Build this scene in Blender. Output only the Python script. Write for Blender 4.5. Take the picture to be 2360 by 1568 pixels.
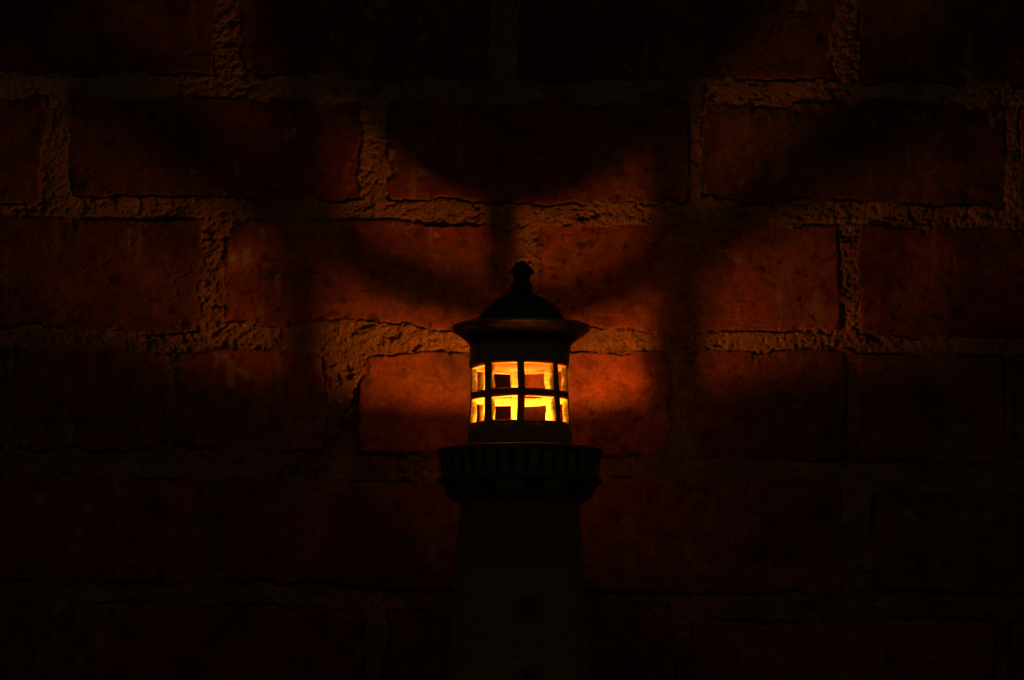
import bpy, bmesh, math, random
import numpy as np

# ------------------------------------------------------------------ set-up
for o in list(bpy.data.objects):
    bpy.data.objects.remove(o)
SC = bpy.context.scene
COL = SC.collection
random.seed(7)
R = math.radians
MM = 0.001

# All measures below are in millimetres, relative to the camera height; LIFT puts the foot of the lamp on the ground (z = 0).
LIFT = 172.0
F, CX, CY = 5000.0, 1180.0, 784.0          # focal length and principal point in the units the photo was measured in (2360 x 1568)
HOR = 1490.0                               # level of the camera in the photo
PITCH = math.atan((HOR - CY) / F)
CAM_X, CAM_Y = -4.9, -1355.0
WALL_Y = 120.0                             # the wall stands this far behind the lamp's axis

# ------------------------------------------------------------------ camera
cam_d = bpy.data.cameras.new('camera')
cam_d.sensor_width = 36.0
cam_d.lens = F / 2360.0 * 36.0
cam_d.clip_start = 0.01
cam_d.clip_end = 50.0
cam = bpy.data.objects.new('camera', cam_d)
COL.objects.link(cam)
cam.location = (CAM_X * MM, CAM_Y * MM, LIFT * MM)
cam.rotation_euler = (R(90) + PITCH, 0, 0)
SC.camera = cam

# ------------------------------------------------------------------ light: a very dark room, only the candle burns
FLAME_STRENGTH = 2950.0
FLAME_COLOR = (1.0, 0.275, 0.021, 1)
world = bpy.data.worlds.new('World')
SC.world = world
world.use_nodes = True
bg = world.node_tree.nodes['Background']
bg.inputs[0].default_value = (1.0, 0.90, 0.45, 1)
bg.inputs[1].default_value = 0.0125
SC.view_settings.view_transform = 'Standard'
SC.view_settings.look = 'None'
SC.view_settings.exposure = 0.0
SC.view_settings.gamma = 1.0
SC.view_settings.use_curve_mapping = False
SC.render.engine = 'CYCLES'
cy = SC.cycles
cy.use_denoising = True
cy.denoiser = 'OPENIMAGEDENOISE'
cy.denoising_input_passes = 'RGB_ALBEDO_NORMAL'
cy.denoising_prefilter = 'ACCURATE'
cy.use_adaptive_sampling = False
cy.max_bounces = 10
cy.diffuse_bounces = 8
cy.glossy_bounces = 4
cy.sample_clamp_indirect = 4.0
cy.caustics_reflective = False
cy.caustics_refractive = False

# ------------------------------------------------------------------ measuring: photo -> millimetres on an upright plane at depth y
def at(px, py, y):
    d = y - CAM_Y
    a = (CY - py) / F
    fy = math.cos(PITCH) - math.sin(PITCH) * a
    fz = math.sin(PITCH) + math.cos(PITCH) * a
    t = d / fy
    return (CAM_X + t * (px - CX) / F, t * fz)
def zs(py): return at(CX, py, 0.0)[1]                    # height of an outline point of the lamp
def rs(hw, py): return at(CX + hw, py, 0.0)[0] - CAM_X   # radius from a half width of the outline
def xs(px, py): return at(px, py, 0.0)[0]
def zf(py, r): return at(CX, py, -r)[1]                  # height of a point on the lamp's front

# ------------------------------------------------------------------ helpers
def tag(o, label=None, cat=None, kind=None, group=None):
    if label: o['label'] = label
    if cat: o['category'] = cat
    if kind: o['kind'] = kind
    if group: o['group'] = group
    return o
def empty(name, loc):
    o = bpy.data.objects.new(name, None)
    o.location = loc
    o.empty_display_size = 0.02
    COL.objects.link(o)
    return o
def mesh_obj(name, verts, faces, mats, parent=None, smooth=True, midx=None):
    """verts in mm relative to the camera level; the object's origin is its parent's"""
    me = bpy.data.meshes.new(name)
    v = np.array(verts, dtype=float).copy()
    v[:, 2] += LIFT
    v *= MM
    me.from_pydata(v.tolist(), [], faces)
    for m in (mats if isinstance(mats, (list, tuple)) else [mats]):
        me.materials.append(m)
    if midx is not None:
        me.polygons.foreach_set('material_index', midx)
    me.polygons.foreach_set('use_smooth', [smooth] * len(me.polygons))
    bm = bmesh.new(); bm.from_mesh(me)
    bmesh.ops.recalc_face_normals(bm, faces=bm.faces)
    bm.to_mesh(me); bm.free()
    me.update()
    o = bpy.data.objects.new(name, me)
    COL.objects.link(o)
    if parent is not None:
        o.parent = parent
        p = parent
        while p is not None:                             # every parent sits unrotated, so undo its place
            o.location = tuple(a - b for a, b in zip(o.location, p.location))
            p = p.parent
    return o
def bevel(o, w, seg=2, ang=40):
    m = o.modifiers.new('bevel', 'BEVEL')
    m.width = w * MM; m.segments = seg; m.limit_method = 'ANGLE'; m.angle_limit = R(ang)
    return o
def catmull(pts, n=5):
    """smooth a profile, keeping its points"""
    out = []
    P = [pts[0]] + list(pts) + [pts[-1]]
    for i in range(1, len(P) - 2):
        p0, p1, p2, p3 = (np.array(P[i + k], float) for k in (-1, 0, 1, 2))
        for k in range(n):
            t = k / n
            out.append(tuple(0.5 * ((2 * p1) + (-p0 + p2) * t + (2 * p0 - 5 * p1 + 4 * p2 - p3) * t * t + (-p0 + 3 * p1 - 3 * p2 + p3) * t ** 3)))
    out.append(tuple(pts[-1]))
    return out
def lathe(name, prof, mat, parent, xoff=0.0, seg=128, wob=0.0, seed=0, smooth=True, close=False):
    """prof: (r, z) from one end to the other; r = 0 closes the end. xoff(z) shifts the handmade axis"""
    rng = random.Random(seed)
    ph = [rng.uniform(0, 6.28) for _ in range(4)]
    V, Fc, rings = [], [], []
    for (r, z) in prof:
        x0 = xoff(z) if callable(xoff) else xoff
        if r <= 1e-6:
            V.append((x0, 0, z)); rings.append([len(V) - 1]); continue
        ring = []
        for i in range(seg):
            a = 2 * math.pi * i / seg
            rr = r * (1 + wob * (math.sin(2 * a + ph[0]) + .5 * math.sin(3 * a + ph[1]) + .35 * math.sin(5 * a + ph[2] + z * .1)))
            zz = z + wob * 14 * (math.sin(a + ph[3]) + .5 * math.sin(3 * a + ph[1] + 1))
            ring.append(len(V)); V.append((x0 + rr * math.sin(a), -rr * math.cos(a), zz))
        rings.append(ring)
    pairs = list(zip(rings[:-1], rings[1:]))
    if close: pairs.append((rings[-1], rings[0]))
    for A, B in pairs:
        if len(A) == 1 and len(B) == 1: continue
        for i in range(seg):
            j = (i + 1) % seg
            if len(A) == 1: Fc.append((A[0], B[j], B[i]))
            elif len(B) == 1: Fc.append((A[i], A[j], B[0]))
            else: Fc.append((A[i], A[j], B[j], B[i]))
    return mesh_obj(name, V, Fc, mat, parent, smooth)
def boxes(name, L, mat, parent):
    """L: list of (8 corners in mm)"""
    V, Fc = [], []
    for c in L:
        b = len(V); V += c
        Fc += [tuple(b + k for k in q) for q in ((0, 1, 3, 2), (4, 6, 7, 5), (0, 4, 5, 1), (2, 3, 7, 6), (0, 2, 6, 4), (1, 5, 7, 3))]
    return mesh_obj(name, V, Fc, mat, parent, smooth=False)

# ------------------------------------------------------------------ materials
def new_mat(name):
    m = bpy.data.materials.new(name)
    m.use_nodes = True
    nt = m.node_tree
    return m, nt, nt.nodes['Principled BSDF']
def nd(nt, typ, **kw):
    n = nt.nodes.new(typ)
    for k, v in kw.items():
        setattr(n, k, v)
    return n
def noise_tex(nt, scale, detail=6, rough=.6, stretch=None, dist=0.0):
    tc = nd(nt, 'ShaderNodeTexCoord')
    mp = nd(nt, 'ShaderNodeMapping')
    nt.links.new(tc.outputs['Object'], mp.inputs[0])
    if stretch: mp.inputs['Scale'].default_value = stretch
    n = nd(nt, 'ShaderNodeTexNoise')
    n.inputs['Scale'].default_value = scale
    n.inputs['Detail'].default_value = detail
    n.inputs['Roughness'].default_value = rough
    n.inputs['Distortion'].default_value = dist
    nt.links.new(mp.outputs[0], n.inputs['Vector'])
    return n.outputs['Fac']
def ramp(nt, fac, stops):
    r = nd(nt, 'ShaderNodeValToRGB')
    e = r.color_ramp.elements
    while len(e) < len(stops): e.new(.5)
    for el, (p, c) in zip(e, stops):
        el.position = p; el.color = (*c, 1) if len(c) == 3 else c
    nt.links.new(fac, r.inputs[0])
    return r.outputs[0]
def mix(nt, mode, fac, a, b):
    m = nd(nt, 'ShaderNodeMix', data_type='RGBA', blend_type=mode)
    for s, v in ((m.inputs[0], fac), (m.inputs[6], a), (m.inputs[7], b)):
        if hasattr(v, 'links'): nt.links.new(v, s)
        else: s.default_value = v
    return m.outputs[2]
def bump(nt, bsdf, layers):
    prev = None
    for fac, dist in layers:
        b = nd(nt, 'ShaderNodeBump')
        b.inputs['Strength'].default_value = 1.0
        b.inputs['Distance'].default_value = dist * MM
        nt.links.new(fac, b.inputs['Height'])
        if prev: nt.links.new(prev, b.inputs['Normal'])
        prev = b.outputs[0]
    nt.links.new(prev, bsdf.inputs['Normal'])
def ceramic(name, c0, c1, rough, bscale=90, bd=.25, spec=.5, stretch=None, speck=None):
    m, nt, b = new_mat(name)
    n = noise_tex(nt, 55, 8, .65, stretch)
    col = ramp(nt, n, [(.3, c0), (.7, c1)])
    if speck:
        s = noise_tex(nt, 700, 3, .6)
        col = mix(nt, 'MULTIPLY', 1.0, col, ramp(nt, s, [(.36, speck), (.46, (1, 1, 1))]))
    nt.links.new(col, b.inputs['Base Color'])
    b.inputs['Roughness'].default_value = rough
    b.inputs['Specular IOR Level'].default_value = spec
    bump(nt, b, [(noise_tex(nt, bscale, 5, .6, stretch), bd), (noise_tex(nt, bscale * 6, 4, .6, stretch), bd * .25)])
    return m
M_roof = ceramic('dark_glaze', (.010, .008, .006), (.018, .014, .010), .26, 60, .2)
M_bead = ceramic('rim_highlight_glaze', (.16, .075, .04), (.24, .12, .065), .22, 60, .1, .8)  # lighter than the brim: the lip's highlight is put into this colour
M_brim = ceramic('dark_brown_glaze', (.035, .021, .013), (.05, .03, .018), .5, 60, .2, .14)
M_lant = ceramic('brown_glaze', (.26, .135, .062), (.33, .175, .085), .42, 80, .3)
_b = M_lant.node_tree.nodes['Principled BSDF']                      # thin ceramic lets a little light through
_b.inputs['Subsurface Weight'].default_value = .8
_b.inputs['Subsurface Radius'].default_value = (1.0, .75, .4)
_b.inputs['Subsurface Scale'].default_value = .004
M_bisque = ceramic('pale_bare_ceramic', (.33, .32, .17), (.55, .55, .33), .75, 110, .9, .2, (1, 1, 8), (.55, .42, .30))
M_cream = ceramic('weathered_cream_paint', (.22, .155, .095), (.32, .23, .145), .6, 70, .35, .35, (1, 1, 4), (.7, .66, .6))
M_upper = ceramic('dull_buff', (.17, .105, .065), (.23, .145, .09), .6, 70, .3, .35, (1, 1, 3))
M_gall = ceramic('gallery_brown_paint', (.15, .095, .06), (.22, .145, .09), .45, 70, .25, .4)
M_rail = ceramic('handrail_red_brown_paint', (.10, .035, .022), (.15, .055, .035), .4, 70, .25, .4)
M_slab = ceramic('dark_grey_paint', (.045, .04, .03), (.08, .07, .055), .5, 70, .3)
M_dark = ceramic('dark_recess', (.012, .011, .010), (.02, .018, .015), .6, 70, .2)  # near-black tone of the slots, niches and panes

def wall_material():
    m, nt, b = new_mat('old_brick_and_mortar')
    ac = nd(nt, 'ShaderNodeAttribute', attribute_name='tone')
    am = nd(nt, 'ShaderNodeAttribute', attribute_name='brick')
    f1 = noise_tex(nt, 420, 8, .68)
    f2 = noise_tex(nt, 95, 9, .62, None, .6)
    f3 = noise_tex(nt, 1300, 3, .6)
    brick = mix(nt, 'MULTIPLY', 1.0, ac.outputs['Color'], ramp(nt, f2, [(.32, (.50, .48, .50)), (.50, (1, 1, 1)), (.68, (1.25, 1.36, 1.25))]))
    brick = mix(nt, 'MULTIPLY', 1.0, brick, ramp(nt, f1, [(.30, (.50, .48, .50)), (.46, (1, 1, 1)), (.72, (1.2, 1.25, 1.2))]))
    brick = mix(nt, 'MULTIPLY', 1.0, brick, ramp(nt, f3, [(.33, (.66, .62, .62)), (.46, (1, 1, 1)), (.62, (1, 1, 1)), (.74, (1.3, 1.35, 1.3))]))
    mort = mix(nt, 'MULTIPLY', 1.0, ac.outputs['Color'], ramp(nt, f1, [(.28, (.45, .43, .42)), (.46, (.95, .95, .95)), (.72, (1.3, 1.28, 1.2))]))
    mort = mix(nt, 'MULTIPLY', 1.0, mort, ramp(nt, f3, [(.34, (.42, .40, .38)), (.5, (1, 1, 1)), (.66, (1.35, 1.35, 1.3))]))
    nt.links.new(mix(nt, 'MIX', am.outputs['Fac'], mort, brick), b.inputs['Base Color'])
    b.inputs['Roughness'].default_value = .88
    b.inputs['Specular IOR Level'].default_value = .22
    # finer relief than the mesh carries: sandy mortar, finely pitted brick
    k = nd(nt, 'ShaderNodeMapRange')
    k.inputs[3].default_value = 1.0; k.inputs[4].default_value = .22
    nt.links.new(am.outputs['Fac'], k.inputs[0])
    mul = nd(nt, 'ShaderNodeMath', operation='MULTIPLY')
    nt.links.new(f3, mul.inputs[0]); nt.links.new(k.outputs[0], mul.inputs[1])
    mul2 = nd(nt, 'ShaderNodeMath', operation='MULTIPLY')
    nt.links.new(f1, mul2.inputs[0]); nt.links.new(k.outputs[0], mul2.inputs[1])
    bump(nt, b, [(mul2.outputs[0], 1.3), (mul.outputs[0], .85)])
    return m

# ------------------------------------------------------------------ the brick wall: a real relief
def lattice(x, y, scale, seed):
    rng = np.random.RandomState(seed)
    T = rng.rand(257, 257)
    u, v = x / scale + 1000.37, y / scale + 1000.71
    i, j = np.floor(u).astype(int), np.floor(v).astype(int)
    fu, fv = u - i, v - j
    fu = fu * fu * fu * (fu * (6 * fu - 15) + 10); fv = fv * fv * fv * (fv * (6 * fv - 15) + 10)
    i %= 256; j %= 256
    a, b_, c, d = T[i, j], T[i + 1, j], T[i, j + 1], T[i + 1, j + 1]
    return (a * (1 - fu) + b_ * fu) * (1 - fv) + (c * (1 - fu) + d * fu) * fv
def fbm(x, y, scale, octv, seed, gain=.5):
    s, amp, tot = 0, 1.0, 0.0
    ca, sa = math.cos(.6), math.sin(.6)
    for k in range(octv):
        s = s + amp * (lattice(x, y, scale, seed + 31 * k) * 2 - 1)
        tot += amp; amp *= gain; scale *= .49
        x, y = x * ca - y * sa + 13.7, x * sa + y * ca + 5.1
    return s / tot
def sstep(a, b, v):
    t = np.clip((v - a) / (b - a), 0, 1)
    return t * t * (3 - 2 * t)

# bed joints as measured: upper edge (foot of the bricks above), lower edge (head of the bricks below)
BED = [
 ([(0,172),(180,176),(383,174),(520,170),(687,172),(787,177),(860,188),(1020,187),(1200,189),(1354,187),(1574,177),(1690,180),(1840,182),(1923,183),(2003,197),(2073,184),(2200,190),(2360,193)],
  [(0,219),(140,224),(400,222),(560,226),(680,236),(837,231),(1120,231),(1500,242),(1616,240),(1706,247),(1873,237),(2073,237),(2323,247),(2360,247)]),
 ([(0,468),(120,466),(187,452),(400,450),(600,456),(787,464),(887,462),(1070,463),(1254,470),(1574,471),(1600,455),(1740,473),(1956,458),(2060,477),(2290,477),(2360,480)],
  [(0,500),(100,503),(333,510),(620,506),(787,507),(1000,514),(1120,520),(1287,513),(1454,517),(1574,521),(1760,518),(1940,520),(2360,526)]),
 ([(0,755),(133,752),(350,767),(467,763),(520,751),(767,751),(900,748),(982,757),(1028,760),(1360,764),(1574,766),(1690,760),(1890,761),(1986,771),(2140,775),(2360,773)],
  [(0,801),(233,801),(360,817),(440,815),(500,805),(740,811),(830,806),(982,811),(1078,814),(1312,816),(1416,810),(1606,809),(1890,808),(1986,816),(2190,821),(2360,823)]),
 ([(0,1040),(243,1040),(345,1046),(393,1030),(740,1045),(820,1044),(1010,1046),(1394,1051),(1540,1055),(1690,1058),(1945,1060),(1985,1063),(2310,1069),(2360,1070)],
  [(0,1092),(417,1099),(517,1107),(787,1109),(972,1114),(1384,1107),(1573,1104),(1906,1107),(2006,1130),(2173,1136),(2360,1134)]),
 ([(0,1336),(233,1341),(400,1348),(583,1346),(787,1351),(972,1362),(1346,1358),(1435,1368),(1573,1366),(1740,1369),(2006,1366),(2073,1361),(2240,1371),(2360,1369)],
  [(0,1368),(110,1392),(467,1390),(667,1399),(972,1411),(1348,1426),(1640,1426),(1873,1440),(2140,1424),(2360,1440)]),
]
PER = [
 [(497,553),(1130,1197),(1925,1983)],
 [(100,158),(833,893),(1588,1622),(2318,2354)],
 [(463,517),(1195,1235),(1934,1980)],
 [(8,32),(384,404),(748,825),(1547,1605),(1948,1982),(2315,2342)],
 [(463,515),(1195,1235),(1940,2012)],
 [(80,112),(838,888),(1560,1600),(2290,2330)],
]
def build_wall():
    def shift(pl, dy): return [(x, y + dy) for x, y in pl]
    beds = [tuple(shift(p, -290 * k) for p in BED[0]) for k in (2, 1)] + BED + [tuple(shift(p, 290 * k) for p in BED[4]) for k in (1, 2, 3)]
    rows_per = [PER[1], PER[2]] + [PER[0], PER[1], PER[2], PER[3], PER[4], PER[5]] + [PER[4], PER[1], PER[2]]
    #  row i lies between joint i-1 and joint i of `beds`; row 0 is above joint 0
    def mm(pl):
        q = [at(x, y, WALL_Y) for x, y in pl]
        return np.array([a for a, _ in q]), np.array([b for _, b in q])
    bedm = [(mm(t), mm(b)) for t, b in beds]
    def spaced(lo, a, b, hi, fine, coarse):
        return np.concatenate([np.linspace(lo, a, max(2, int((a - lo) / coarse)), endpoint=False), np.linspace(a, b, int((b - a) / fine), endpoint=False), np.linspace(b, hi, max(2, int((hi - b) / coarse)))])
    gx = spaced(-640, -368, 358, 640, .72, 4.0)
    gz = spaced(-LIFT, -30, 462, 640, .72, 4.0)
    X, Z = np.meshgrid(gx, gz)
    # uneven outlines
    Xn = X + 1.5 * fbm(X, Z, 22, 3, 11) + 1.3 * fbm(X, Z, 6.5, 4, 12)
    Zn = Z + 1.2 * fbm(X, Z, 26, 3, 13) + 1.3 * fbm(X, Z, 6.5, 4, 14)
    D = np.full(X.shape, -30.0)
    ID = np.zeros(X.shape, int)
    below = np.zeros(X.shape)          # how near the foot of a brick, for the crack under it
    rng = np.random.RandomState(5)
    props = [dict(off=0, tx=0, tz=0, col=(0.3, .1, .05))]
    for ri in range(len(beds) + 1):
        if ri >= len(rows_per): break
        top = bedm[ri - 1][1] if ri > 0 else (bedm[0][1][0], bedm[0][1][1] + 85 * 1.0)
        bot = bedm[ri][0] if ri < len(bedm) else (bedm[-1][0][0], bedm[-1][0][1] - 85)
        zt = np.interp(gx, *top)[None, :]; zb = np.interp(gx, *bot)[None, :]
        if zt.min() < gz[0] - 90 or zb.max() > gz[-1] + 90: continue
        J = list(rows_per[ri])
        while J[0][0] > -1100: J.insert(0, (J[0][0] - 735, J[0][0] - 735 + 48))
        while J[-1][1] < 3500: J.append((J[-1][0] + 735, J[-1][0] + 735 + 48))
        ym = 0.5 * (BED[0][0][0][1] + 0) if ri == 0 else 200 + 290 * (ri - 3) + 150
        for (a, b) in zip(J[:-1], J[1:]):
            xl = at(a[1], ym, WALL_Y)[0]; xr = at(b[0], ym, WALL_Y)[0]
            ll, lr = rng.uniform(-.02, .02, 2)
            zc = float(np.mean(zt + zb)) / 2
            d4 = np.stack(np.broadcast_arrays(zt - Zn, Zn - zb, Xn - xl - ll * (Z - zc), xr + lr * (Z - zc) - Xn))
            k = rng.uniform(.5, 2.2)
            d = -k * np.log(np.exp(-np.clip(d4, -40, 40) / k).sum(0)) + k * .12
            props.append(dict(off=rng.uniform(-1.3, 1.0), tx=rng.uniform(-.010, .010), tz=rng.uniform(-.02, .02), xc=(xl + xr) / 2, zc=zc,
                              hue=rng.rand(), val=rng.uniform(.82, 1.15)))
            upd = d > D
            D = np.where(upd, d, D); ID = np.where(upd, len(props) - 1, ID)
            below = np.where(upd, Zn - zb, below)
    # ---- brick faces
    n = len(props)
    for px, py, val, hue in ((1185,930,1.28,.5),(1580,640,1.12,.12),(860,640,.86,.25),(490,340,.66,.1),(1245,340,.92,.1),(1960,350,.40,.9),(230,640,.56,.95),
                             (-130,640,.7,.9),(575,930,.85,.3),(2150,640,.50,.2),(1770,930,.75,.3),(200,930,.8,.5),(840,80,.55,.3),(1560,80,.5,.2),(250,80,.45,.4),(2300,80,.4,.4),(50,340,.6,.2)):  # tones of single bricks; outer ones darkened to paint in the light's falloff
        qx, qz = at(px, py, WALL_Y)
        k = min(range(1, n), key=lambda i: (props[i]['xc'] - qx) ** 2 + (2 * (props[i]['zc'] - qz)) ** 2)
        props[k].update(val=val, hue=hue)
    g = lambda key, dflt=0.0: np.array([p.get(key, dflt) for p in props])[ID]
    chipn = fbm(X, Z, 30, 4, 21)
    chip = sstep(.20, .48, chipn) * sstep(16, 0, D)                   # broken arrises
    D2 = D - chip * 3.2
    hb = g('off') + g('tx') * (X - g('xc')) + g('tz') * (Z - g('zc'))
    hb = hb + .85 * fbm(X, Z, 48, 3, 22) + .30 * fbm(X, Z, 11, 4, 23) + .16 * fbm(X * .6, Z, 3.2, 3, 24)
    hb = hb - .8 * np.exp(-np.clip(D2, 0, 40) / .8) - 2.2 * chip * sstep(0.0, .7, .6 + fbm(X, Z, 7, 4, 25))
    scal = fbm(X + 9 * fbm(X, Z, 30, 2, 27), Z * .5, 26, 4, 28)       # flaked skin with a sharp edge
    flake = sstep(.34, .37, scal)
    flake = flake * sstep(.05, .35, fbm(X, Z, 120, 2, 43)); hb = hb - .5 * flake
    pits = sstep(.50, .68, fbm(X, Z, 3.6, 3, 26)) * sstep(-.05, .3, fbm(X, Z, 50, 2, 29)); hb = hb - .7 * pits
    pin = sstep(.42, .6, fbm(X, Z, 2.4, 2, 45)) * sstep(-.2, .35, fbm(X, Z, 28, 3, 46)); hb = hb - .5 * pin
    scr = np.abs(fbm(X * .35, Z, 60, 3, 41)); scr = sstep(.010, .002, scr) * sstep(.1, .3, fbm(X, Z, 70, 2, 42)); hb = hb - .7 * scr
    # ---- mortar: crumbly, recessed unevenly
    r1 = fbm(X, Z, 34, 3, 31)
    r2 = fbm(X + 3 * fbm(X, Z, 12, 2, 38), Z, 8.5, 5, 32, .62)
    r3 = fbm(X, Z, 2.6, 3, 33, .6)
    hole = sstep(.24, .50, fbm(X * .8, Z * 1.3, 10, 4, 34, .6))
    rm = .30 + 1.05 * sstep(-.35, .45, fbm(X, Z, 34, 3, 44))
    hm = -1.5 + 1.5 * r1 + rm * (1.05 * r2 + 1.3 * r3 - 3.0 * hole) - 1.1 * sstep(.25, .5, fbm(X, Z, 3.4, 2, 39))
    # smears: mortar lapping over the bricks' edges here and there
    lap = 2.6 * sstep(.05, .55, fbm(X, Z, 40, 3, 35))
    m = sstep(-.35, .55, D2 - lap + .9 * fbm(X, Z, 4, 3, 36))
    # ---- the shrinkage crack that runs along most bricks' feet and part of the other edges
    ck = sstep(-.14, .22, fbm(X, Z, 38, 4, 51) + np.where(below < 4, .16, -.14))
    w = .30 + .45 * (fbm(X, Z, 16, 3, 52) + .4)
    dc = np.abs(D2 - lap + .55 + .5 * fbm(X, Z, 3.5, 2, 53))
    crack = ck * sstep(w + .5, w * .45, dc)
    H = hm * (1 - m) + hb * m - 5.5 * crack
    # ---- brick and mortar colour, with some painted falloff and shade
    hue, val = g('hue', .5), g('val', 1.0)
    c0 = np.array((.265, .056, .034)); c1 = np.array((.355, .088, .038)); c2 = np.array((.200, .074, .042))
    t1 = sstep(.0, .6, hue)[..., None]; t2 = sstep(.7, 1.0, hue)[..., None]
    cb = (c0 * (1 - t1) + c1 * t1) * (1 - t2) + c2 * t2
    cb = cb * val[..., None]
    fire = sstep(-.15, .5, fbm(X, Z, 75, 4, 61))[..., None]           # burnt patches
    cb = cb * (1 - .45 * fire) + np.array((.19, .075, .045)) * .45 * fire
    pale = sstep(.08, .42, fbm(X, Z * .7, 42, 5, 62))[..., None]
    cb = cb * (1 - .40 * pale) + np.array((.34, .125, .06)) * .40 * pale
    cb = cb * (1 + .28 * flake[..., None] * np.array((1.0, .7, .5)))
    lime = sstep(.40, .55, fbm(X * 1.3, Z, 12, 4, 63))[..., None] * sstep(.0, .3, fbm(X, Z, 90, 2, 64))[..., None]
    cb = cb * (1 - .6 * lime) + np.array((.42, .30, .17)) * .6 * lime
    soot_shade = sstep(.12, .5, fbm(X * .8, Z, 58, 5, 65))
    sx, sz = at(940, 655, WALL_Y)                                     # dark patch left of the lamp, part soot, part painted bar shadow
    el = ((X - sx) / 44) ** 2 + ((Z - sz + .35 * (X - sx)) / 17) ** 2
    s2x, s2z = at(700, 610, WALL_Y)  # second dark patch, part soot, part painted shadow of the upright bar
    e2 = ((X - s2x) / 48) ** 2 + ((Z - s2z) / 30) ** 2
    soot_shade = np.maximum(soot_shade, .75 * sstep(1.3, .2, e2 + 1.1 * fbm(X, Z, 24, 4, 69)))
    soot_shade = np.maximum(soot_shade * .55, .85 * sstep(1.25, .25, el + .9 * fbm(X, Z, 14, 4, 66)))[..., None]
    cb = cb * (1 - soot_shade) + np.array((.055, .032, .022)) * soot_shade
    drip = sstep(.30, .52, fbm(X, Z * .10, 6.5, 3, 74))[..., None] * sstep(.0, .4, fbm(X, Z, 55, 2, 75))[..., None]
    cb = cb * (1 - .4 * drip) + np.array((.33, .21, .11)) * .4 * drip
    olive = sstep(.0, .5, fbm(X, Z, 110, 4, 76))[..., None]           # lichen-brown film on parts of the wall
    cb = cb * (1 - .5 * olive) + np.array((.17, .075, .036)) * .5 * olive
    spots = sstep(.44, .56, fbm(X, Z, 6.5, 3, 67))[..., None] * sstep(-.1, .3, fbm(X, Z, 45, 2, 68))[..., None]
    cb = cb * (1 - .62 * spots)
    cm = np.array((.39, .200, .098)) * (1 + .30 * fbm(X, Z, 20, 4, 71))[..., None]
    damp = sstep(.05, .5, fbm(X, Z, 60, 3, 72))[..., None]
    cm = cm * (1 - .35 * damp)
    dust = sstep(.2, .6, fbm(X, Z, 9, 3, 73))[..., None]              # red brick dust in the joints
    cm = cm * (1 - .35 * dust) + np.array((.30, .13, .07)) * .35 * dust
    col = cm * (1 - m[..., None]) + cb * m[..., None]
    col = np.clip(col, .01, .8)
    # ---- one mesh: relief in front, a plain slab 100 mm thick behind
    ny, nx = X.shape
    V = np.stack([X, WALL_Y - H, Z], -1).reshape(-1, 3)
    idx = np.arange(nx * ny).reshape(ny, nx)
    Q = np.stack([idx[:-1, :-1], idx[:-1, 1:], idx[1:, 1:], idx[1:, :-1]], -1).reshape(-1, 4)
    ring = np.concatenate([idx[0, :-1], idx[:-1, -1], idx[-1, :0:-1], idx[:0:-1, 0]])
    nb = len(V)
    VB = V[ring].copy(); VB[:, 1] = WALL_Y + 100
    ctr = np.array([[0, WALL_Y + 100, float(gz.mean())]])
    V = np.concatenate([V, VB, ctr])
    k = np.arange(len(ring)); k2 = (k + 1) % len(ring)
    QS = np.stack([ring[k2], ring[k], nb + k, nb + k2], -1)
    Q = np.concatenate([Q, QS])
    T = np.stack([nb + k2, nb + k, np.full(len(ring), nb + len(ring))], -1)
    V = V.copy(); V[:, 2] += LIFT; V *= MM
    V[:, 2] += .0005
    loops = np.concatenate([Q.reshape(-1), T.reshape(-1)])
    starts = np.concatenate([np.arange(len(Q)) * 4, len(Q) * 4 + np.arange(len(T)) * 3])
    me = bpy.data.meshes.new('brick_wall')
    me.vertices.add(len(V)); me.vertices.foreach_set('co', V.reshape(-1).astype(np.float32))
    me.loops.add(len(loops)); me.loops.foreach_set('vertex_index', loops.astype(np.int32))
    me.polygons.add(len(starts)); me.polygons.foreach_set('loop_start', starts.astype(np.int32))
    me.update(calc_edges=True)
    me.polygons.foreach_set('use_smooth', np.ones(len(starts), dtype=bool))
    ca = me.attributes.new('tone', 'FLOAT_COLOR', 'POINT')
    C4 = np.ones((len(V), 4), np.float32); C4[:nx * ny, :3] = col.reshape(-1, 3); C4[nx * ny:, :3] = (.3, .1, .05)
    ca.data.foreach_set('color', C4.reshape(-1))
    fa = me.attributes.new('brick', 'FLOAT', 'POINT')
    f1 = np.ones(len(V), np.float32); f1[:nx * ny] = m.reshape(-1)
    fa.data.foreach_set('value', f1)
    me.materials.append(wall_material())
    me.validate()
    o = bpy.data.objects.new('brick_wall', me)
    COL.objects.link(o)
    return tag(o, 'old rough red brick wall with crumbling sandy mortar joints behind the glowing lamp', 'wall')
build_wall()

# the surface the lamp and the wall stand on (below the picture)
def build_ground():
    m, nt, b = new_mat('dark_stone_slab')
    nt.links.new(ramp(nt, noise_tex(nt, 18, 9), [(.3, (.05, .043, .035)), (.7, (.10, .085, .07))]), b.inputs['Base Color'])
    b.inputs['Roughness'].default_value = .85
    bump(nt, b, [(noise_tex(nt, 60, 8), .8)])
    V = [(x, y, z) for z in (-LIFT - 40, -LIFT) for y in (-420, 230) for x in (-700, 700)]
    o = boxes('ground', [V], m, None)
    tag(o, 'dark stone surface under the lamp and the brick wall', 'ground', 'structure')
build_ground()

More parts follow.
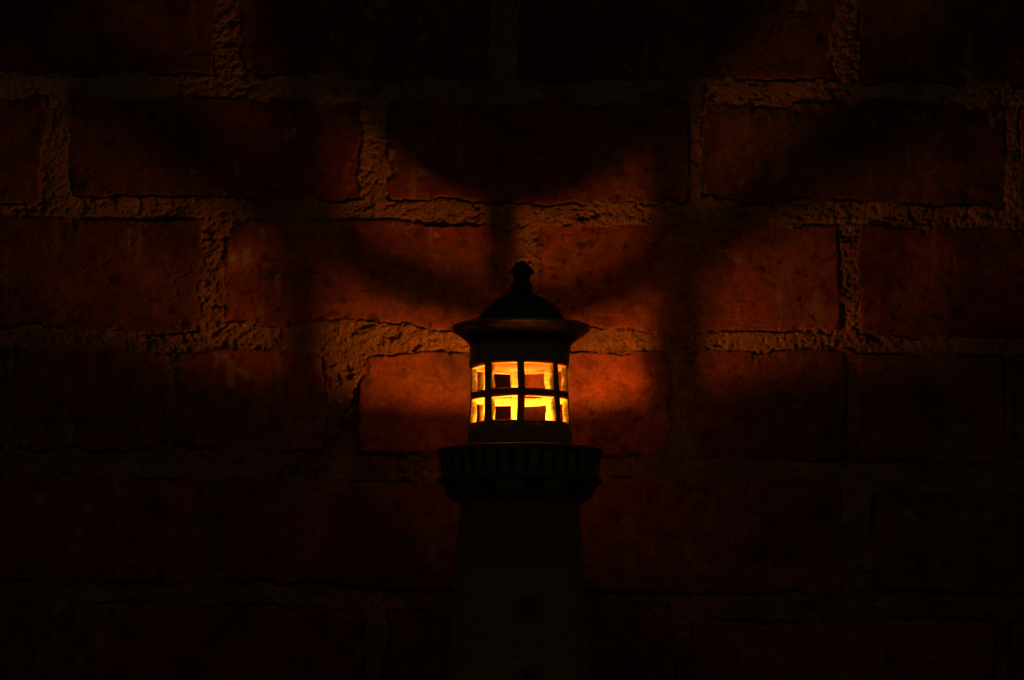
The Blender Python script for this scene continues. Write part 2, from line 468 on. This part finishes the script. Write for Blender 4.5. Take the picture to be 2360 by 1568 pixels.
# ------------------------------------------------------------------ the lighthouse lamp
lamp = empty('lighthouse_lamp', (0, 0, 0))
tag(lamp, 'ceramic lighthouse lamp with dark domed roof, glowing from within through small square openings', 'lamp')
LX = xs(1197.5, 900)                                                   # the axis drifts a little: handmade
def drift(z):
    return float(np.interp(z, [zs(1568), zs(1100), zs(960), zs(840), zs(780), zs(700), zs(602)],
                           [xs(1195, 1568), xs(1198.7, 1100), xs(1198, 960), xs(1196, 840), xs(1200.5, 770), xs(1201.5, 700), xs(1203, 602)]))

# --- roof: dome, flared brim, finial
P = lambda hw, y: (rs(hw, y), zs(y))
dome = [P(105, 757), P(104, 748), P(101, 738.5), P(97.5, 731), P(92.5, 722.6), P(83.5, 708), P(68, 693.7), P(49, 683.0), P(34, 676.5), P(27, 673)]
roof = lathe('roof', [(0, zs(757))] + catmull(dome, 5) + [(0, zs(672))], M_roof, lamp, drift, 160, .0012, 3)
fin = [P(26, 674), P(25.5, 671), P(26.8, 665), P(27.5, 660), P(24, 655.5), P(20.5, 651), P(18.8, 646), P(19.2, 641), P(21.5, 636.5), P(26.5, 633), P(29.2, 629.5), P(28, 625), P(23.5, 619.5), P(17, 613), P(9.5, 606.8), P(4, 603)]
lathe('finial', [(0, zs(674))] + catmull(fin, 5) + [(0, zs(601.3))], M_roof, roof, drift, 96, .004, 5)
# brim profile: top from the dome outwards, rounded lip, underside sweeping back to the collar
brim = [P(104, 752), P(120, 752.5), P(140, 754), P(152, 755.2), P(157.2, 756.6), P(159, 759.5), P(157.6, 763.0), P(152, 767.5), P(146, 771.5), P(137, 778), P(128, 785), P(122, 790.5), P(118, 796), P(116.5, 800)]
lathe('brim', [(0, zs(754))] + catmull(brim, 6) + [(0, zs(800))], M_brim, roof, drift, 192, .0012, 3)
bead = [(rs(157.4, 758.5) + 1.35 * math.cos(R(t)), zs(758.5) + 1.2 * math.sin(R(t))) for t in range(0, 360, 24)]  # bead added along the lip to draw its line of highlight
lathe('rim_highlight_bead', bead, M_bead, roof, drift, 192, .0012, 3, close=True)
# --- collar between brim and lantern
RT, RB = rs(110.5, 849), rs(116.0, 979)                                # lantern radius at top and foot
TH = 3.4
ztop = zs(799.5)
coll = [P(116.3, 799.8), P(116.6, 812), P(115.4, 818), P(115.8, 826), P(115.6, 838), P(115.0, 843), P(113, 848.5), P(110.6, 850)]
lathe('collar', catmull(coll, 3) + [(RT - TH + .1, zs(850)), (RT - TH + .1, zs(800.2))], M_lant, lamp, drift, 160, .0015, 3, close=True)
# ceiling of the lantern, under the roof
lathe('ceiling', [(0, zs(801.5)), (RT - TH, zs(801.5)), (RT - TH, zs(806)), (0, zs(806))], M_bisque, lamp, drift, 96)

# --- lantern room: a shell with two rows of eight square openings cut through it
WIN = [(-77, -44), (-34.5, -2.5), (6.6, 43.6), (53.6, 77), (97, 133), (143.8, 179.8), (190.4, 227), (235, 266)]
def lantern():
    zfc = lambda c: zf((860 + c / 7.84) * .944, 30.5)
    UT, UB, LT, LB = zfc(190), zfc(682), zfc(838), zfc(1288)
    dUT = {0: -.95, 2: 1.0, 5: .3, 6: -.2, 7: -.5}
    dUB = {0: -.35, 1: .25, 6: .2}
    z0, z1 = zs(1003), zs(846)
    rng = random.Random(4)
    edges = sorted(set([a for w in WIN for a in w]))
    az = []
    for a, b in zip(edges, edges[1:] + [edges[0] + 360]):
        nseg = max(1, int(round((b - a) / 2.4)))
        az += [a + (b - a) * i / nseg for i in range(nseg)]
    zl = [z0]
    zcols = [(z0, LB, 4), (LB, LT, 10), (LT, UB, 3), (UB, UT, 10), (UT, z1, 4)]
    for a, b, n in zcols: zl += [a + (b - a) * i / n for i in range(1, n + 1)]
    na, nz = len(az), len(zl)
    jit = {(k, e, s): rng.uniform(-1.0, 1.0) for k in range(8) for e in (0, 1) for s in range(3)}
    zj = {(k, s): rng.uniform(-.25, .25) for k in range(8) for s in range(4)}
    def wnear(a):
        for k, (p, q) in enumerate(WIN):
            for s in (-360, 0, 360):
                if p - 6 <= a + s <= q + 6: return k, a + s, p, q
        return None
    def warp(a, z):
        w = wnear(a)
        da = dz = 0.0
        if w:
            k, aa, p, q = w
            t = (z - LB) / (UT - LB)
            wl = max(0.0, 1 - abs(aa - p) / 6); wr = max(0.0, 1 - abs(aa - q) / 6)
            fl = lambda e: jit[k, e, 0] * (1 - t) + jit[k, e, 1] * t + .7 * math.sin(t * 5 + jit[k, e, 2] * 3)
            da = wl * fl(0) + wr * fl(1)
            u = (aa - p) / (q - p)
            inside = max(0.0, min(1.0, min((aa - p + 6), (q + 6 - aa)) / 6))
            def bell(zc, s): return max(0.0, 1 - abs(z - zc) / 2.2)
            dz = inside * (bell(UT, 0) * (dUT.get(k, 0) + zj[k, 0] * (1 - 2 * u)) + bell(UB, 1) * (dUB.get(k, 0) + zj[k, 1] * (2 * u - 1)) +
                           bell(LT, 2) * zj[k, 2] * (2 * u - 1) * 1.5 + bell(LB, 3) * zj[k, 3] * (2 * u - 1))
        return a + da, z + dz
    def hole(i, j):
        a = .5 * (az[i] + (az[i + 1] if i + 1 < na else az[0] + 360)); z = .5 * (zl[j] + zl[j + 1])
        if not (LB < z < LT or UB < z < UT): return False
        for p, q in WIN:
            for s in (-360, 0, 360):
                if p < a + s < q: return True
        return False
    V, Fc, Mi = [], [], []
    vid = {}
    def v(i, j, inn):
        i %= na
        if (i, j, inn) not in vid:
            a, z = warp(az[i], zl[j])
            if inn:
                zi = z + .25 * math.sin(a * .11) ; a2 = a + .8 * math.sin(z * .5 + a)
                rr = float(np.interp(z, [z0, z1], [RB, RT])) - TH - .25 * math.sin(a * .21 + z * .3)
            else:
                zi, a2, rr = z, a, float(np.interp(z, [z0, z1], [RB + .3, RT])) + .12 * math.sin(a * .09 + z * .2)
            vid[i, j, inn] = len(V)
            V.append((drift(zi) + rr * math.sin(R(a2)), -rr * math.cos(R(a2)), zi))
        return vid[i, j, inn]
    for i in range(na):
        for j in range(nz - 1):
            if hole(i, j): continue
            Fc.append((v(i, j, 0), v(i + 1, j, 0), v(i + 1, j + 1, 0), v(i, j + 1, 0))); Mi.append(0)
            Fc.append((v(i, j, 1), v(i, j + 1, 1), v(i + 1, j + 1, 1), v(i + 1, j, 1))); Mi.append(1)
            if j == 0: Fc.append((v(i, j, 0), v(i, j, 1), v(i + 1, j, 1), v(i + 1, j, 0))); Mi.append(1)
            elif hole(i, j - 1): Fc.append((v(i, j, 0), v(i, j, 1), v(i + 1, j, 1), v(i + 1, j, 0))); Mi.append(1)
            if j == nz - 2 or hole(i, j + 1): Fc.append((v(i, j + 1, 0), v(i + 1, j + 1, 0), v(i + 1, j + 1, 1), v(i, j + 1, 1))); Mi.append(1)
            if hole((i - 1) % na, j): Fc.append((v(i, j, 0), v(i, j + 1, 0), v(i, j + 1, 1), v(i, j, 1))); Mi.append(1)
            if hole((i + 1) % na, j): Fc.append((v(i + 1, j, 0), v(i + 1, j, 1), v(i + 1, j + 1, 1), v(i + 1, j + 1, 0))); Mi.append(1)
    o = mesh_obj('lantern_room', V, Fc, [M_lant, M_bisque], lamp, True, Mi)
    bevel(o, .35, 2, 50)
    return o
lantern()
# upper inside wall, between openings and ceiling
# --- foot of the lantern: a slightly wider band standing in the gallery
GF = zs(1098)                                                          # gallery floor
foot = [P(116.6, 986), P(118.6, 989), P(120, 994), P(120.3, 1003), P(120.6, 1020), P(121, 1060), P(121.5, 1100)]
lathe('lantern_base', catmull(foot, 3) + [(RB - TH, GF), (RB - TH, zs(1002.5)), (RB + .2, zs(1002.5)), (RB + .35, zs(986))], M_lant, lamp, drift, 160, .0012, 3, close=True)
lathe('lantern_floor', [(0, GF), (RB - TH, GF), (RB - TH, GF + 4), (0, GF + 4)], M_bisque, lamp, drift, 96)

# --- gallery: floor slab, parapet with dark slots, corbel ring with arched niches
def polar(name, zl, na, rf, mats, mf, parent, cap=True):
    V, Fc, Mi = [], [], []
    for z in zl:
        for i in range(na):
            a = 360.0 * i / na
            r = rf(a, z)
            V.append((drift(z) + r * math.sin(R(a)), -r * math.cos(R(a)), z))
    for j in range(len(zl) - 1):
        for i in range(na):
            k = (i + 1) % na
            Fc.append((j * na + i, j * na + k, (j + 1) * na + k, (j + 1) * na + i))
            Mi.append(mf(360.0 * (i + .5) / na, .5 * (zl[j] + zl[j + 1])))
    return V, Fc, Mi
zr1, zr0 = zs(1050), zs(1100)
Rr1, Rr0 = rs(188.5, 1050), rs(180, 1100)
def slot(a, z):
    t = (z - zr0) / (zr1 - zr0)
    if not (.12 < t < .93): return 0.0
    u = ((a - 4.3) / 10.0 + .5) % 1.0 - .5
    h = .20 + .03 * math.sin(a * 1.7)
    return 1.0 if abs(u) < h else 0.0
def railing():
    zl = [zr0 + (zr1 - zr0) * t for t in (0, .06, .11, .13, .3, .5, .7, .92, .94, 1.0)]
    rf = lambda a, z: float(np.interp(z, [zr0, zr1], [Rr0, Rr1])) - 1.6 * slot(a, z)
    V, Fc, Mi = polar('railing', zl, 720, rf, None, lambda a, z: 1 if slot(a, z) else 0, None)
    # inner face
    b = len(V)
    Ri = Rr0 - 4.2
    for z in (zr1, zr0):
        for i in range(720):
            a = 360.0 * i / 720
            r = Ri + (2.0 if z == zr1 else 0)
            V.append((drift(z) + r * math.sin(R(a)), -r * math.cos(R(a)), z))
    top = (len(zl) - 1) * 720
    for i in range(720):
        k = (i + 1) % 720
        Fc.append((top + i, top + k, b + k, b + i)); Mi.append(0)
        Fc.append((b + i, b + k, b + 720 + k, b + 720 + i)); Mi.append(0)
        Fc.append((b + 720 + i, b + 720 + k, k, i)); Mi.append(0)
    return mesh_obj('railing', V, Fc, [M_gall, M_dark], gal, False, Mi)
slab = [P(184, 1100), P(188, 1102), P(190, 1106), P(190, 1112), P(187.5, 1116), P(180, 1118)]
gal = lathe('gallery', [(rs(121, 1100), zs(1100))] + catmull(slab, 4) + [(rs(121, 1118), zs(1118))], M_slab, lamp, drift, 160, .001, 3, close=True)
railing()
hr = [P(184.5, 1050.5), P(189, 1051), P(192.2, 1047.5), P(193.3, 1043.2), P(191.8, 1039.2), P(188.5, 1037.4), P(184, 1037.6), P(180.5, 1039.5), P(179.5, 1044), P(180.5, 1050)]
lathe('handrail', catmull(hr + hr[:1], 4)[:-1], M_rail, gal, drift, 200, .001, 3, close=True)
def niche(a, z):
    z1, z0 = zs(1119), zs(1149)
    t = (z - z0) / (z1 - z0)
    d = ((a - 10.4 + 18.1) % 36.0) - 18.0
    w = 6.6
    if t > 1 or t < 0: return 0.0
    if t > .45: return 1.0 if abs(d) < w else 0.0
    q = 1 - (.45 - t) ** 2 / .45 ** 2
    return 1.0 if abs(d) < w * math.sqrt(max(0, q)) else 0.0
def corbels():
    prof = catmull([P(128, 1166), P(141, 1160), P(152, 1155.5), P(162, 1150), P(168, 1143), P(171.5, 1135), P(175, 1125), P(178, 1117.5)], 4)
    zl = [p[1] for p in prof]; rl = [p[0] for p in prof]
    V, Fc, Mi = [], [], []
    rf = lambda a, z: float(np.interp(z, zl, rl)) - 3.2 * niche(a, z)
    V, Fc, Mi = polar('corbel_ring', zl, 480, rf, None, lambda a, z: 1 if niche(a, z) else 0, None)
    return mesh_obj('corbel_ring', V, Fc, [M_upper, M_dark], gal, False, Mi)
corbels()

# --- tower: tapering, the upper band smooth and darker, below it uneven horizontal courses
def tower():
    rng = random.Random(11)
    zband = zs(1320)
    ztop_, zbot = zs(1158), -LIFT + 14.0
    lines = []
    z = zband - 1.0
    while z > zbot + 4:
        lines.append((z, rng.uniform(.15, .75), rng.uniform(.5, 1.3), rng.uniform(0, 360), rng.uniform(.4, 1.6)))
        z -= rng.choice([2.2, 3.0, 4.2, 6.0, 8.5]) * rng.uniform(.8, 1.2)
    def r0(z): return float(np.interp(z, [zbot, zs(1568), zs(1339), zs(1158)], [rs(163.5, 1568) + (zs(1568) - zbot) * .062, rs(163.5, 1568), rs(148, 1339), rs(137.5, 1158)]))
    def rf(a, z):
        r = r0(z)
        if z < zband: r += .45
        for zz, dp, w, ph, am in lines:
            zl_ = zz + am * math.sin(R(a + ph)) + .35 * math.sin(R(5 * a + ph * 3))
            d = abs(z - zl_)
            if d < w * 1.6:
                r -= dp * max(0.0, 1 - d / (w * 1.6)) * (.55 + .45 * math.sin(R(3 * a + ph * 2)))
        return r + .12 * math.sin(R(7 * a + z * 9)) + .1 * math.sin(R(2 * a) + z * .17)
    zl = []
    z = zbot
    while z < ztop_:
        zl.append(z); z += .55 if z > -40 else 2.5
    zl += [ztop_]
    V, Fc, Mi = polar('tower', zl, 200, rf, None, lambda a, z: 0 if z < zband else 1, None)
    n = len(zl)
    Fc.append(tuple(range(199, -1, -1))); Mi.append(0)
    Fc.append(tuple((n - 1) * 200 + i for i in range(200))); Mi.append(1)
    mesh_obj('tower', V, Fc, [M_cream, M_upper], lamp, True, Mi)
    return r0
r0 = tower()
def tower_window(az, zc, w, h):
    """a small raised frame with a set-back dark pane split by a cross"""
    sl = .068
    def pt(u, d, z):                       # u along the wall, d outwards
        r = r0(z) + d
        a = R(az) + u / r0(zc)
        return (drift(z) + r * math.sin(a), -r * math.cos(a), z)
    def bx(u0, u1, z0, z1, d0, d1): return [pt(u, d, z) for z in (z0, z1) for d in (d1, d0) for u in (u0, u1)]
    t = 2.0
    w2, h2 = w / 2, h / 2
    fr = boxes('tower_window', [bx(-w2 - t, -w2, zc - h2 - .2, zc + h2 + .2, -.8, 1.9), bx(w2, w2 + t * 1.6, zc - h2 - .2, zc + h2 + .2, -.8, 1.9),
                                bx(-w2 - t - .6, w2 + t * 1.6 + .4, zc + h2 + .2, zc + h2 + 2.0, -.8, 2.1), bx(-w2 - t - .8, w2 + t * 1.6 + .6, zc - h2 - 2.6, zc - h2 - .2, -.8, 2.6)], M_upper, lamp)
    bevel(fr, .3, 2)
    boxes('window_pane', [bx(-w2, w2, zc - h2 - .2, zc + h2 + .2, .05, .65)], M_dark, fr)
    boxes('glazing_bar', [bx(-.32, .32, zc - h2, zc + h2, .652, 1.15), bx(-w2, -.322, zc - .3, zc + .3, .652, 1.1), bx(.322, w2, zc - .3, zc + .3, .652, 1.1)], M_upper, fr)
for (px, py0, py1) in ((1216, 1378, 1417), (1217, 1549, 1588)):
    rr = r0(zs(py0))
    zc = .5 * (zf(py0, rr) + zf(py1, rr))
    az = math.degrees(math.asin((xs(px, .5 * (py0 + py1)) - drift(zc)) / rr))
    tower_window(az, zc, 8.6, abs(zf(py0, rr) - zf(py1, rr)))
pl = [(0, -LIFT + .5), (58, -LIFT + .5), (60, -LIFT + 2), (60, -LIFT + 9), (58, -LIFT + 13), (54, -LIFT + 14.5), (0, -LIFT + 14.5)]
lathe('plinth', pl, M_upper, lamp, xs(1195, 1568), 128, .001, 3)

# ------------------------------------------------------------------ the candle burning inside
cz = GF + 4.2
candle = empty('tealight_candle', (LX * MM, 0, (cz + LIFT) * MM))
tag(candle, 'small burning tealight candle standing inside the lantern of the lighthouse lamp', 'candle')
M_cup, nt, b = new_mat('thin_aluminium')
b.inputs['Base Color'].default_value = (.75, .75, .76, 1); b.inputs['Metallic'].default_value = 1; b.inputs['Roughness'].default_value = .35
M_wax = ceramic('wax', (.70, .66, .56), (.78, .74, .64), .4, 40, .1)
M_wick, nt, b = new_mat('charred_wick'); b.inputs['Base Color'].default_value = (.02, .017, .015, 1); b.inputs['Roughness'].default_value = .9
ZFL = zs(1488.5) + 0.0
zflame = 130.0                                                          # height of the flame's middle, from the shadows on the wall
top = zflame - 6.0
lathe('cup', [(0, cz), (18.6, cz), (19, cz + .4), (19.2, top + .6), (18.9, top + .6), (18.7, cz + .8), (0, cz + .8)], M_cup, candle, LX, 64)
lathe('wax', [(0, cz + .9), (18.6, cz + .9), (18.6, top - .2), (17.5, top - .6), (6, top - 1.2), (0, top - 1.2)], M_wax, candle, LX, 64)
lathe('wick', [(0, top - 1.3), (.6, top - 1.3), (.55, zflame - 2.4), (0, zflame - 2.2)], M_wick, candle, LX, 12)
M_flame, nt, b = new_mat('flame')
nt.nodes.remove(b)
em = nd(nt, 'ShaderNodeEmission')
em.inputs[0].default_value = FLAME_COLOR
em.inputs[1].default_value = FLAME_STRENGTH
nt.links.new(em.outputs[0], nt.nodes['Material Output'].inputs[0])
fl = [(0, -2.0), (.75, -1.8), (1.4, -1.1), (1.6, -.3), (1.45, .6), (.95, 1.7), (.4, 2.5), (0, 2.8)]
lathe('flame', [(r * 1.35, zflame + z * 1.35) for r, z in fl], M_flame, candle, LX, 16)
